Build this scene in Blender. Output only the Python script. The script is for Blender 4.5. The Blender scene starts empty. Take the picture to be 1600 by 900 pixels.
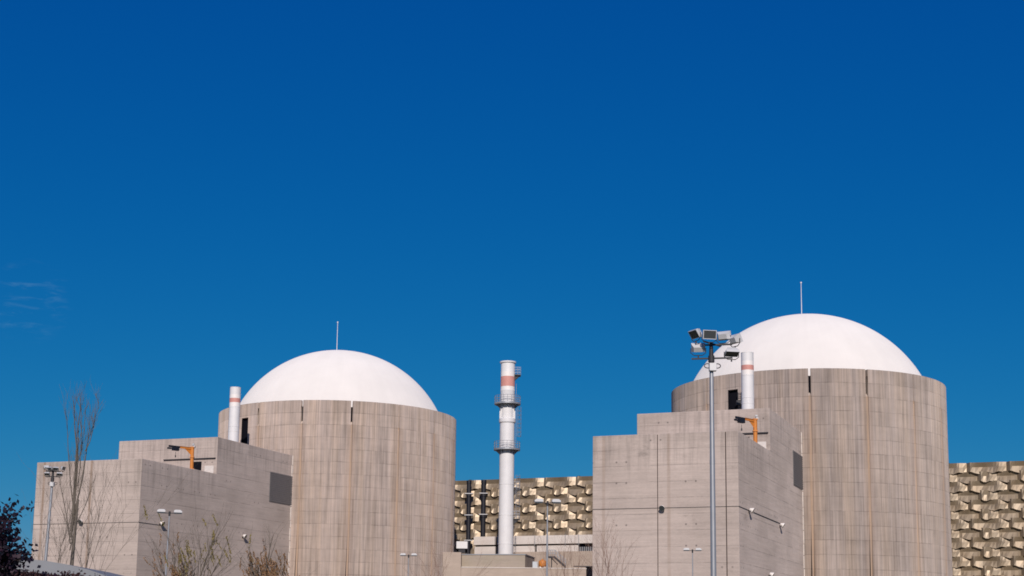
import bpy, bmesh, math, random
from mathutils import Vector, Matrix
random.seed(7)
PI = math.pi
scene = bpy.context.scene
COL = scene.collection
EYE = 1.7

# ------------------------------------------------------------------ camera
F, CX, CY = 2329.1, 800.0, 623.4
PITCH, ROLL = 0.164634, 0.0120496
_c, _s = math.cos(PITCH), math.sin(PITCH)
FW = Vector((0, _c, _s)); UP0 = Vector((0, -_s, _c)); RT0 = Vector((1, 0, 0))
RT = RT0 * math.cos(ROLL) + UP0 * math.sin(ROLL)
UP = UP0 * math.cos(ROLL) - RT0 * math.sin(ROLL)
cam_d = bpy.data.cameras.new('camera')
cam = bpy.data.objects.new('camera', cam_d); COL.objects.link(cam)
M = Matrix((RT, UP, -FW)).transposed().to_4x4(); M.translation = (0, 0, EYE)
cam.matrix_world = M
cam_d.sensor_width = 36; cam_d.lens = 36 * F / 1600
cam_d.shift_y = (CY - 450) / 1600
cam_d.clip_end = 20000
scene.camera = cam

def at(px, py, Y):
    """point of the place seen at photo pixel (px, py) at forward distance Y"""
    d = FW * F + RT * (px - CX) - UP * (py - CY)
    t = Y / d.y
    return Vector((d.x * t, Y, EYE + d.z * t))

# ------------------------------------------------------------------ mesh helpers
class MB:
    def __init__(self): self.v = []; self.f = []
    def quad(self, *pts):
        n = len(self.v); self.v += [tuple(p) for p in pts]; self.f.append(tuple(range(n, n + len(pts))))
    def box(self, x0, x1, y0, y1, z0, z1, mat=None):
        P = [Vector(p) for p in ((x0,y0,z0),(x1,y0,z0),(x1,y1,z0),(x0,y1,z0),(x0,y0,z1),(x1,y0,z1),(x1,y1,z1),(x0,y1,z1))]
        if mat is not None: P = [mat @ p for p in P]
        n = len(self.v); self.v += [tuple(p) for p in P]
        for q in ((0,3,2,1),(4,5,6,7),(0,1,5,4),(1,2,6,5),(2,3,7,6),(3,0,4,7)): self.f.append(tuple(n + i for i in q))
        return self
    def cbox(self, c, s, mat=None):
        return self.box(c[0]-s[0]/2, c[0]+s[0]/2, c[1]-s[1]/2, c[1]+s[1]/2, c[2]-s[2]/2, c[2]+s[2]/2, mat)
    def tube(self, pts, rad, n=8, caps=True):
        pts = [Vector(p) for p in pts]
        if not isinstance(rad, (list, tuple)): rad = [rad] * len(pts)
        base = len(self.v); prev = None
        for i, p in enumerate(pts):
            d = (pts[min(i+1, len(pts)-1)] - pts[max(i-1, 0)])
            if d.length < 1e-9: d = Vector((0,0,1))
            d.normalize()
            a = prev - d * prev.dot(d) if prev is not None else (Vector((1,0,0)) if abs(d.x) < .8 else Vector((0,1,0)))
            a = (a - d * a.dot(d)).normalized(); prev = a; b = d.cross(a)
            for k in range(n):
                t = 2*PI*k/n; q = p + (a*math.cos(t) + b*math.sin(t)) * rad[i]; self.v.append(tuple(q))
        for i in range(len(pts)-1):
            for k in range(n):
                k2 = (k+1) % n
                self.f.append((base+i*n+k, base+i*n+k2, base+(i+1)*n+k2, base+(i+1)*n+k))
        if caps:
            self.f.append(tuple(base+k for k in range(n))[::-1]); e = base+(len(pts)-1)*n
            self.f.append(tuple(e+k for k in range(n)))
        return self
    def lathe(self, prof, n=48, c=(0,0), a0=0, a1=2*PI):
        full = abs(a1-a0-2*PI) < 1e-6; m = n if full else n+1
        base = len(self.v)
        for r, z in prof:
            for k in range(m):
                t = a0+(a1-a0)*k/n; self.v.append((c[0]+r*math.cos(t), c[1]+r*math.sin(t), z))
        for i in range(len(prof)-1):
            for k in range(n):
                k2 = (k+1) % m
                self.f.append((base+i*m+k, base+i*m+k2, base+(i+1)*m+k2, base+(i+1)*m+k))
        return self
    def prism(self, poly, y0, y1):
        """polygon in the xz plane extruded along y"""
        n = len(poly); b = len(self.v)
        for y in (y0, y1): self.v += [(x, y, z) for x, z in poly]
        self.f.append(tuple(b+i for i in range(n))); self.f.append(tuple(b+n+i for i in range(n))[::-1])
        for i in range(n):
            j = (i+1) % n; self.f.append((b+i, b+n+i, b+n+j, b+j))
        return self
    def build(self, name, mat, parent=None, smooth=None, bevel=0, loc=None, rotz=None):
        me = bpy.data.meshes.new(name); me.from_pydata(self.v, [], self.f); me.validate()
        bm = bmesh.new(); bm.from_mesh(me)
        bmesh.ops.remove_doubles(bm, verts=bm.verts, dist=1e-5)
        bmesh.ops.recalc_face_normals(bm, faces=bm.faces)
        bm.to_mesh(me); bm.free()
        me.materials.append(mat)
        if smooth:
            me.polygons.foreach_set('use_smooth', [True]*len(me.polygons))
            me.set_sharp_from_angle(angle=math.radians(smooth))
        o = bpy.data.objects.new(name, me); COL.objects.link(o)
        if parent is not None: o.parent = parent
        if loc is not None: o.location = loc
        if rotz is not None: o.rotation_euler[2] = rotz
        if bevel:
            bv = o.modifiers.new('bevel', 'BEVEL'); bv.width = bevel; bv.segments = 2; bv.limit_method = 'ANGLE'
        return o

def thing(name, label, cat, loc=(0,0,0), rotz=0, group=None):
    o = bpy.data.objects.new(name, None); COL.objects.link(o); o.empty_display_size = .5
    o.location = loc; o.rotation_euler = (0, 0, rotz)
    return tag(o, label, cat, group)
def tag(o, label=None, cat=None, group=None, kind=None):
    if label: o['label'] = label
    if cat: o['category'] = cat
    if group: o['group'] = group
    if kind: o['kind'] = kind
    return o
def dup(root, label, loc, rotz=None):
    r = root.copy(); COL.objects.link(r); r.location = loc; r['label'] = label
    if rotz is not None: r.rotation_euler = (0, 0, rotz)
    for ch in list(root.children):
        c = ch.copy(); COL.objects.link(c); c.parent = r
        for g in list(ch.children):
            d = g.copy(); COL.objects.link(d); d.parent = c
    return r

# ------------------------------------------------------------------ materials
class NT:
    def __init__(self, name):
        self.m = bpy.data.materials.new(name); self.m.use_nodes = True
        self.t = self.m.node_tree; self.t.nodes.clear()
        self.out = self.t.nodes.new('ShaderNodeOutputMaterial'); self.b = self.t.nodes.new('ShaderNodeBsdfPrincipled')
        self.t.links.new(self.b.outputs[0], self.out.inputs[0])
    def n(self, typ, **kw):
        nd = self.t.nodes.new(typ)
        for k, v in kw.items(): setattr(nd, k, v)
        return nd
    def put(self, sock, v):
        if isinstance(v, bpy.types.NodeSocket): self.t.links.new(v, sock)
        else: sock.default_value = v
    def math(self, op, a, b=0.0, c=None, clamp=False):
        nd = self.n('ShaderNodeMath', operation=op, use_clamp=clamp)
        self.put(nd.inputs[0], a); self.put(nd.inputs[1], b)
        if c is not None: self.put(nd.inputs[2], c)
        return nd.outputs[0]
    def vec(self, x, y, z):
        nd = self.n('ShaderNodeCombineXYZ')
        for i, v in enumerate((x, y, z)): self.put(nd.inputs[i], v)
        return nd.outputs[0]
    def noise(self, v, scale=1.0, detail=3.0, rough=.55, dist=0.0):
        nd = self.n('ShaderNodeTexNoise'); self.put(nd.inputs['Vector'], v)
        nd.inputs['Scale'].default_value = scale; nd.inputs['Detail'].default_value = detail
        nd.inputs['Roughness'].default_value = rough; nd.inputs['Distortion'].default_value = dist
        return nd.outputs[0]
    def white(self, v):
        nd = self.n('ShaderNodeTexWhiteNoise', noise_dimensions='3D'); self.put(nd.inputs['Vector'], v); return nd.outputs[0]
    def step(self, v, lo, hi, a=0.0, b=1.0):
        nd = self.n('ShaderNodeMapRange', interpolation_type='SMOOTHSTEP')
        self.put(nd.inputs[0], v); self.put(nd.inputs[1], lo); self.put(nd.inputs[2], hi); self.put(nd.inputs[3], a); self.put(nd.inputs[4], b)
        return nd.outputs[0]
    def mix(self, fac, a, b, mode='MIX'):
        nd = self.n('ShaderNodeMix', data_type='RGBA', blend_type=mode)
        self.put(nd.inputs[0], fac)
        self.put(nd.inputs[6], a if not isinstance(a, tuple) else (*a, 1)[:4]); self.put(nd.inputs[7], b if not isinstance(b, tuple) else (*b, 1)[:4])
        return nd.outputs[2]
    def scale_col(self, col, f):
        nd = self.n('ShaderNodeVectorMath', operation='SCALE'); self.put(nd.inputs[0], col); self.put(nd.inputs['Scale'], f); return nd.outputs[0]
    def xyz(self, v):
        nd = self.n('ShaderNodeSeparateXYZ'); self.put(nd.inputs[0], v); return nd.outputs
    def bump(self, h, strength=.3, dist=.05):
        nd = self.n('ShaderNodeBump'); self.put(nd.inputs['Height'], h); nd.inputs['Strength'].default_value = strength; nd.inputs['Distance'].default_value = dist
        self.t.links.new(nd.outputs[0], self.b.inputs['Normal'])
    def finish(self, col, rough=.85, metal=0.0, spec=.3, droug=0.0):
        self.put(self.b.inputs['Base Color'], col if not isinstance(col, tuple) else (*col, 1)[:4])
        self.put(self.b.inputs['Roughness'], rough); self.b.inputs['Metallic'].default_value = metal
        self.b.inputs['Specular IOR Level'].default_value = spec
        self.b.inputs['Diffuse Roughness'].default_value = droug
        return self.m

def simple(name, col, rough=.6, metal=0.0, var=.12, scale=3.0, spec=.4):
    t = NT(name); o = t.n('ShaderNodeTexCoord').outputs['Object']
    nz = t.noise(o, scale, 4)
    f = t.math('ADD', t.math('MULTIPLY', t.math('SUBTRACT', nz, .5), var*2), 1.0)
    rgb = t.n('ShaderNodeRGB'); rgb.outputs[0].default_value = (*col, 1)
    return t.finish(t.scale_col(rgb.outputs[0], f), rough, metal, spec)

S1 = 19.362; HL, HU = 25.548 + EYE, 31.225 + EYE
SLOT0 = -122.5   # degrees: drainage slots in the cylinder repeat every 22.5 degrees
RCYL = 21.5; HCYL = 42.35; POUR = 2.085
def concrete_cyl():
    t = NT('board_marked_cylinder_concrete')
    o = t.n('ShaderNodeTexCoord').outputs['Object']; X, Y, Z = t.xyz(o)
    rnd = t.math('MULTIPLY', t.n('ShaderNodeObjectInfo').outputs['Random'], 137.0)
    ang = t.math('ARCTAN2', Y, X); u = t.math('MULTIPLY', ang, RCYL)
    down = t.math('SUBTRACT', HCYL, Z)
    pr = t.math('DIVIDE', down, POUR)
    fr = t.math('FRACT', pr); ir = t.math('FLOOR', pr)
    # board streaks: change from pour to pour
    s1 = t.noise(t.vec(t.math('MULTIPLY', u, 2.6), t.math('ADD', rnd, t.math('MULTIPLY', ir, .12)), t.math('MULTIPLY', Z, .05)), 1, 3, .6)
    s2 = t.noise(t.vec(t.math('MULTIPLY', u, .75), rnd, t.math('MULTIPLY', Z, .035)), 1, 5, .65)
    s3 = t.noise(t.vec(t.math('MULTIPLY', u, 4.6), rnd, t.math('MULTIPLY', Z, .12)), 1, 2, .6)
    s1 = t.step(s1, .30, .70); s3 = t.step(s3, .28, .72)
    brd = t.white(t.vec(t.math('FLOOR', t.math('MULTIPLY', u, 2.2)), t.math('FLOOR', t.math('DIVIDE', ir, 2.0)), rnd))
    big = t.noise(t.vec(t.math('MULTIPLY', u, .11), rnd, t.math('MULTIPLY', Z, .10)), 1, 4, .6)
    pan = t.white(t.vec(t.math('FLOOR', t.math('MULTIPLY', u, .2369)), t.math('FLOOR', t.math('DIVIDE', ir, 1.0)), rnd))
    val = t.math('ADD', 1.0, t.math('MULTIPLY', t.math('SUBTRACT', s1, .5), .26))
    val = t.math('ADD', val, t.math('MULTIPLY', t.math('SUBTRACT', s2, .5), .62))
    val = t.math('ADD', val, t.math('MULTIPLY', t.math('SUBTRACT', s3, .5), .28))
    val = t.math('ADD', val, t.math('MULTIPLY', t.math('SUBTRACT', brd, .5), .13))
    val = t.math('ADD', val, t.math('MULTIPLY', t.math('SUBTRACT', big, .5), .45))
    val = t.math('ADD', val, t.math('MULTIPLY', t.math('SUBTRACT', pan, .5), .05))
    # each pour has its own mottled tone; the tone darkens raggedly towards the lower pours
    pour = t.noise(t.vec(t.math('MULTIPLY', u, .22), t.math('ADD', rnd, t.math('MULTIPLY', ir, 7.3)), t.math('MULTIPLY', Z, .45)), 1, 5, .68)
    val = t.math('ADD', val, t.math('MULTIPLY', t.math('SUBTRACT', pour, .5), .42))
    val = t.math('MULTIPLY', val, t.math('SUBTRACT', 1.03, t.math('MULTIPLY', t.step(t.math('ADD', down, t.math('MULTIPLY', s2, 14.0)), 8.0, 30.0), .12)))
    # pour joints, thin broken dark lines
    ln = t.math('MINIMUM', fr, t.math('SUBTRACT', 1.0, fr))
    lnz = t.noise(t.vec(t.math('MULTIPLY', u, .35), ir, rnd), 1, 4, .7)
    line = t.math('MULTIPLY', t.step(ln, .012, .045, 1, 0), t.step(lnz, .38, .62))
    val = t.math('MULTIPLY', val, t.math('SUBTRACT', 1.0, t.math('MULTIPLY', line, .34)))
    # weathered parapet ring
    topd = t.math('MULTIPLY', t.step(down, POUR*.95, POUR*1.05, 1, 0), t.step(t.noise(t.vec(t.math('MULTIPLY', u, .12), rnd, 3.0), 1, 2), .4, .6))
    val = t.math('MULTIPLY', val, t.math('SUBTRACT', 1.0, t.math('MULTIPLY', topd, .13)))
    # light lime runs
    lime = t.step(t.noise(t.vec(t.math('MULTIPLY', u, 1.3), t.math('ADD', rnd, 40.0), t.math('MULTIPLY', Z, .025)), 1, 4, .7), .60, .72)
    # rusty runs under each slot
    deg = t.math('MULTIPLY', ang, 180/PI)
    ph = t.math('FRACT', t.math('ADD', t.math('DIVIDE', t.math('SUBTRACT', deg, SLOT0), 22.5), .5))
    wob = t.math('MULTIPLY', t.math('SUBTRACT', t.noise(t.vec(0.0, t.math('MULTIPLY', ir, 9.0), t.math('MULTIPLY', Z, .3)), 1, 2), .5), .25)
    du = t.math('ADD', t.math('MULTIPLY', t.math('SUBTRACT', ph, .5), 22.5*PI/180*RCYL), wob)
    adu = t.math('ABSOLUTE', du)
    zr = t.step(down, 3.85, 4.2)
    rn = t.step(t.noise(t.vec(t.math('MULTIPLY', du, 3.0), t.math('ADD', rnd, t.math('FLOOR', t.math('DIVIDE', deg, 22.5))), t.math('MULTIPLY', Z, .18)), 1, 4, .6), .30, .58, .25, 1)
    rust = t.math('MULTIPLY', t.math('MULTIPLY', t.step(adu, .09, .22, 1, 0), zr), rn)
    halo = t.math('MULTIPLY', t.math('MULTIPLY', t.step(adu, .3, 1.3, 1, 0), zr), .20)
    warm = t.noise(t.vec(t.math('MULTIPLY', u, .5), t.math('ADD', rnd, 9.0), t.math('MULTIPLY', Z, .03)), 1, 4, .6)
    base = t.mix(t.step(warm, .35, .68), (.455, .38, .34), (.485, .39, .325))
    tone = t.n('ShaderNodeObjectInfo').outputs['Color']
    base = t.mix(1.0, base, tone, 'MULTIPLY')
    col = t.scale_col(base, val)
    col = t.mix(t.math('MULTIPLY', lime, .35), col, (.56, .49, .44))
    col = t.mix(halo, col, (.34, .22, .15))
    col = t.mix(t.math('MULTIPLY', rust, .66), col, (.52, .365, .25))
    col = t.mix(t.math('MULTIPLY', t.math('MULTIPLY', t.step(t.math('ABSOLUTE', t.math('SUBTRACT', du, .16)), .03, .09, 1, 0), t.step(down, 14.0, 3.0)), .50), col, (.12, .085, .065))
    col = t.mix(t.math('MULTIPLY', t.math('MULTIPLY', t.step(t.math('ABSOLUTE', t.math('SUBTRACT', du, .22)), .03, .10, 1, 0), zr), .42), col, (.17, .115, .085))
    t.bump(t.math('ADD', t.math('ADD', s3, s1), t.math('MULTIPLY', line, -1.0)), .25, .06)
    return t.finish(col, .9, 0, .2, .8)

def concrete_block():
    t = NT('board_marked_block_concrete')
    o = t.n('ShaderNodeTexCoord'); X, Y, Z = t.xyz(o.outputs['Object'])
    N = t.xyz(o.outputs['Normal'])
    rnd = t.math('MULTIPLY', t.n('ShaderNodeObjectInfo').outputs['Random'], 91.0)
    isx = t.math('GREATER_THAN', t.math('ABSOLUTE', N[0]), .5)       # end face
    u = t.math('ADD', t.math('MULTIPLY', isx, Y), t.math('MULTIPLY', t.math('SUBTRACT', 1.0, isx), X))
    sd = t.math('ADD', rnd, t.math('MULTIPLY', isx, 31.0))
    pr = t.math('DIVIDE', Z, 1.95); fr = t.math('FRACT', pr); ir = t.math('FLOOR', pr)
    b1 = t.noise(t.vec(t.math('MULTIPLY', u, .16), sd, t.math('MULTIPLY', Z, 4.2)), 1, 3, .65)
    b2 = t.noise(t.vec(t.math('MULTIPLY', u, .10), sd, t.math('MULTIPLY', Z, 1.1)), 1, 5, .65)
    big = t.noise(t.vec(t.math('MULTIPLY', u, .09), sd, t.math('MULTIPLY', Z, .12)), 1, 5, .6)
    grain = t.noise(t.vec(t.math('MULTIPLY', u, 2.5), sd, t.math('MULTIPLY', Z, 5.0)), 1, 3, .7)
    pan = t.white(t.vec(t.math('FLOOR', t.math('DIVIDE', u, 5.6)), ir, sd))
    val = t.math('ADD', 1.0, t.math('MULTIPLY', t.math('SUBTRACT', b1, .5), .36))
    val = t.math('ADD', val, t.math('MULTIPLY', t.math('SUBTRACT', b2, .5), .34))
    val = t.math('ADD', val, t.math('MULTIPLY', t.math('SUBTRACT', big, .5), .50))
    val = t.math('ADD', val, t.math('MULTIPLY', t.math('SUBTRACT', grain, .5), .26))
    val = t.math('ADD', val, t.math('MULTIPLY', t.math('SUBTRACT', pan, .5), .07))
    ln = t.math('MINIMUM', fr, t.math('SUBTRACT', 1.0, fr))
    lnz = t.noise(t.vec(t.math('MULTIPLY', u, .3), ir, sd), 1, 4, .7)
    line = t.math('MULTIPLY', t.step(ln, .01, .04, 1, 0), t.step(lnz, .40, .60))
    val = t.math('MULTIPLY', val, t.math('SUBTRACT', 1.0, t.math('MULTIPLY', line, .30)))
    # honeycombed dark patches lying along the pours
    st = t.noise(t.vec(t.math('MULTIPLY', u, .22), t.math('ADD', sd, 5.0), t.math('MULTIPLY', Z, .55)), 1, 6, .72)
    stm = t.step(st, .60, .74)
    val = t.math('MULTIPLY', val, t.math('SUBTRACT', 1.0, t.math('MULTIPLY', stm, .28)))
    # dirt washed down from the wall tops
    hi = t.math('MULTIPLY', t.math('SUBTRACT', 1.0, isx), t.math('GREATER_THAN', X, S1)); hi = t.math('MAXIMUM', hi, t.math('MULTIPLY', isx, t.math('GREATER_THAN', X, 5.0)))
    below = t.math('SUBTRACT', t.math('ADD', HL, t.math('MULTIPLY', hi, HU - HL)), Z)
    rw = t.noise(t.vec(t.math('MULTIPLY', u, 1.6), sd, t.math('MULTIPLY', Z, .10)), 1, 5, .65)
    wash = t.math('MULTIPLY', t.step(t.math('SUBTRACT', below, t.math('MULTIPLY', rw, 9.0)), -3.5, 1.0, 1, 0), t.step(rw, .42, .66))
    val = t.math('MULTIPLY', val, t.math('SUBTRACT', 1.0, t.math('MULTIPLY', wash, .22)))
    # pairs of tie holes
    cu = t.math('FRACT', t.math('DIVIDE', t.math('ADD', u, .7), 4.3)); cz = t.math('FRACT', t.math('DIVIDE', t.math('ADD', Z, .3), 2.55))
    cid = t.white(t.vec(t.math('FLOOR', t.math('DIVIDE', t.math('ADD', u, .7), 4.3)), t.math('FLOOR', t.math('DIVIDE', t.math('ADD', Z, .3), 2.55)), sd))
    dx = t.math('SUBTRACT', t.math('ABSOLUTE', t.math('MULTIPLY', t.math('SUBTRACT', cu, .5), 4.3)), .62)
    dz = t.math('MULTIPLY', t.math('SUBTRACT', cz, .5), 2.55)
    dd = t.math('SQRT', t.math('ADD', t.math('MULTIPLY', dx, dx), t.math('MULTIPLY', dz, dz)))
    hole = t.math('MULTIPLY', t.step(dd, .07, .16, 1, 0), t.step(cid, .62, .66))
    base = t.mix(t.step(big, .3, .7), (.445, .375, .335), (.48, .405, .365))
    col = t.scale_col(base, val)
    # rusty runs at two vertical joints of the end face
    def run(pos, w):
        return t.math('MULTIPLY', isx, t.step(t.math('ABSOLUTE', t.math('SUBTRACT', Y, pos)), w*.3, w, 1, 0))
    rn = t.step(t.noise(t.vec(0.0, sd, t.math('MULTIPLY', Z, .3)), 1, 4), .3, .6, .35, 1)
    rr = t.math('MULTIPLY', t.math('MULTIPLY', t.math('MAXIMUM', run(16.6, .30), run(8.45, .30)), rn), t.math('LESS_THAN', X, 1.0))
    col = t.mix(t.math('MULTIPLY', rr, t.math('MULTIPLY', t.xyz(t.n('ShaderNodeObjectInfo').outputs['Color'])[0], .62)), col, (.235, .145, .085))
    col = t.mix(t.math('MULTIPLY', hole, .6), col, (.07, .06, .06))
    t.bump(t.math('ADD', t.math('ADD', b1, grain), t.math('MULTIPLY', line, -1.5)), .3, .05)
    return t.finish(col, .9, 0, .2, .35)

def plain_concrete(name, c0, c1, streak=(.3, 2.0)):
    t = NT(name); o = t.n('ShaderNodeTexCoord').outputs['Object']; X, Y, Z = t.xyz(o)
    a = t.noise(t.vec(t.math('MULTIPLY', X, streak[0]), Y, t.math('MULTIPLY', Z, streak[1])), 1, 5, .65)
    b = t.noise(o, .25, 5, .6); g = t.noise(o, 5, 3, .7)
    v = t.math('ADD', 1.0, t.math('MULTIPLY', t.math('SUBTRACT', a, .5), .4)); v = t.math('ADD', v, t.math('MULTIPLY', t.math('SUBTRACT', g, .5), .2))
    t.bump(g, .2, .03)
    return t.finish(t.scale_col(t.mix(t.step(b, .35, .65), c0, c1), v), .9, 0, .2)

def dome_paint():
    t = NT('dome_paint'); o = t.n('ShaderNodeTexCoord').outputs['Object']; X, Y, Z = t.xyz(o)
    rnd = t.math('MULTIPLY', t.n('ShaderNodeObjectInfo').outputs['Random'], 50.0)
    ang = t.math('ARCTAN2', Y, X)
    run = t.noise(t.vec(t.math('MULTIPLY', ang, 14.0), rnd, t.math('MULTIPLY', Z, .06)), 1, 5, .65)
    big = t.noise(o, .16, 5, .6)
    v = t.math('ADD', 1.0, t.math('MULTIPLY', t.math('SUBTRACT', run, .5), .09)); v = t.math('ADD', v, t.math('MULTIPLY', t.math('SUBTRACT', big, .5), .18))
    rgb = t.n('ShaderNodeRGB'); rgb.outputs[0].default_value = (.75, .72, .69, 1)
    col = t.mix(t.math('MULTIPLY', t.step(run, .62, .80), .14), t.scale_col(rgb.outputs[0], v), (.58, .53, .48))
    t.bump(t.noise(o, 1.2, 3), .08, .05)
    return t.finish(col, .7, 0, .25, .5)

def cladding_mat():
    t = NT('bronze_cladding'); o = t.n('ShaderNodeTexCoord').outputs['Object']
    geo = t.n('ShaderNodeNewGeometry')
    X, Y, Z = t.xyz(o)
    cell = t.white(t.vec(t.math('FLOOR', t.math('MULTIPLY', X, .6)), 0.0, t.math('FLOOR', t.math('MULTIPLY', Z, .6))))
    nz = t.noise(t.vec(t.math('MULTIPLY', X, .5), Y, t.math('MULTIPLY', Z, .5)), 1, 5, .65)
    run = t.noise(t.vec(t.math('MULTIPLY', X, 3.0), Y, t.math('MULTIPLY', Z, .4)), 1, 4, .65)
    v = t.math('ADD', 1.0, t.math('MULTIPLY', t.math('SUBTRACT', cell, .5), .20)); v = t.math('ADD', v, t.math('MULTIPLY', t.math('SUBTRACT', nz, .5), .25))
    v = t.math('ADD', v, t.math('MULTIPLY', t.math('SUBTRACT', run, .5), .12))
    base = t.mix(t.step(nz, .38, .66), (.295, .235, .165), (.265, .20, .13))
    return t.finish(t.scale_col(base, v), .44, .30, .5)

def ground_mat():
    t = NT('ground'); o = t.n('ShaderNodeTexCoord').outputs['Object']
    a = t.noise(o, .02, 6, .6); b = t.noise(o, .8, 5, .7)
    col = t.mix(t.step(a, .45, .55), (.20, .17, .12), (.10, .12, .05))
    col = t.scale_col(col, t.math('ADD', .6, t.math('MULTIPLY', b, .8)))
    t.bump(b, .3, .1)
    return t.finish(col, .95, 0, .1)

def leaf_mat(name, c0, c1):
    t = NT(name); g = t.n('ShaderNodeNewGeometry')
    r = g.outputs['Random Per Island']
    return t.finish(t.mix(r, c0, c1), .6, 0, .25)

M_cyl, M_blk, M_dome = concrete_cyl(), concrete_block(), dome_paint()
M_clad, M_ground = cladding_mat(), ground_mat()
M_low = plain_concrete('low_building_concrete', (.40, .325, .27), (.44, .36, .30))
M_low2 = plain_concrete('low_box_concrete', (.35, .30, .24), (.37, .31, .26))
M_white = plain_concrete('annex_white_concrete', (.60, .54, .50), (.64, .59, .55))
M_steelwhite = simple('stack_white_paint', (.70, .69, .69), .5, 0, .10, .8)
M_bright = simple('stack_bright_paint', (.80, .76, .73), .5, 0, .06, 1.0)
M_redband = simple('faded_red_paint', (.58, .27, .23), .6, 0, .15, 1.5)
M_galv = simple('galvanised_steel', (.36, .37, .39), .45, .5, .15, 2.0)
M_galv2 = simple('dull_grey_steel', (.30, .31, .33), .55, .3, .15, 2.0)
M_lampgrey = simple('lamp_housing_grey', (.55, .55, .56), .45, .1, .12, 3.0)
M_dark = simple('dark_steel', (.035, .035, .04), .6, .2, .2, 3.0)
M_black = simple('black_pipe_paint', (.012, .012, .018), .5, 0, .2, 2.0)
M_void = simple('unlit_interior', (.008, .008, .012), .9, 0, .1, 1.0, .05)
M_lens = simple('lamp_glass', (.05, .055, .06), .12, 0, .1, 1.0, .8)
M_orange = simple('orange_crane_paint', (.56, .20, .035), .55, 0, .2, 2.5)
M_louvre = simple('grey_louvre', (.185, .172, .170), .7, 0, .15, 1.5)
M_seal = simple('lime_stained_sealant', (.80, .73, .66), .9, 0, .35, .6)
M_joint = simple('dark_joint_filler', (.06, .045, .04), .9, 0, .3, .8)
M_bark = simple('grey_brown_bark', (.135, .115, .095), .9, 0, .3, 6.0, .1)
M_twig = simple('reddish_twig_bark', (.25, .165, .13), .9, 0, .25, 6.0, .1)
M_darkbark = simple('dark_bark', (.05, .04, .04), .9, 0, .3, 6.0, .1)
M_roofgrey = simple('grey_metal_roof', (.21, .22, .24), .6, .1, .12, .5)
M_asph = simple('asphalt', (.05, .05, .05), .9, 0, .2, 1.0, .2)
M_leafP = leaf_mat('purple_plum_leaf', (.007, .008, .018), (.030, .012, .024))
M_leafO = leaf_mat('olive_autumn_leaf', (.115, .095, .028), (.22, .17, .06))
M_leafR = leaf_mat('rusty_autumn_leaf', (.15, .09, .04), (.25, .14, .08))
M_leafG = leaf_mat('hedge_leaf', (.018, .012, .014), (.06, .022, .022))

# ------------------------------------------------------------------ layout in metres
PSI = 0.367655
E1 = Vector((math.sin(PSI), math.cos(PSI), 0)); E2 = Vector((-math.cos(PSI), math.sin(PSI), 0))
C1 = Vector((-31.646, 269.537, 0)); C2 = C1 + Vector((78.775, -34.194, 0))
ROTB = PI/2 - PSI
A0 = E1 * -64.109 + E2 * -2.853          # near corner of the block, from the reactor centre
HL, HU = 25.548 + EYE, 31.225 + EYE
S1, W1 = 19.362, 18.0

# ground
g = MB(); g.quad((-6000,-6000,0),(6000,-6000,0),(6000,9000,0),(-6000,9000,0))
tag(g.build('ground', M_ground), kind='structure')
r_ = MB(); r_.box(-160, 160, 60, 68, -.2, .012)
tag(r_.build('road', M_asph), kind='structure')
r_ = MB(); r_.box(-160, 160, 68.003, 70.5, -.2, .14)
tag(r_.build('pavement', M_low2), kind='structure')

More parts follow.
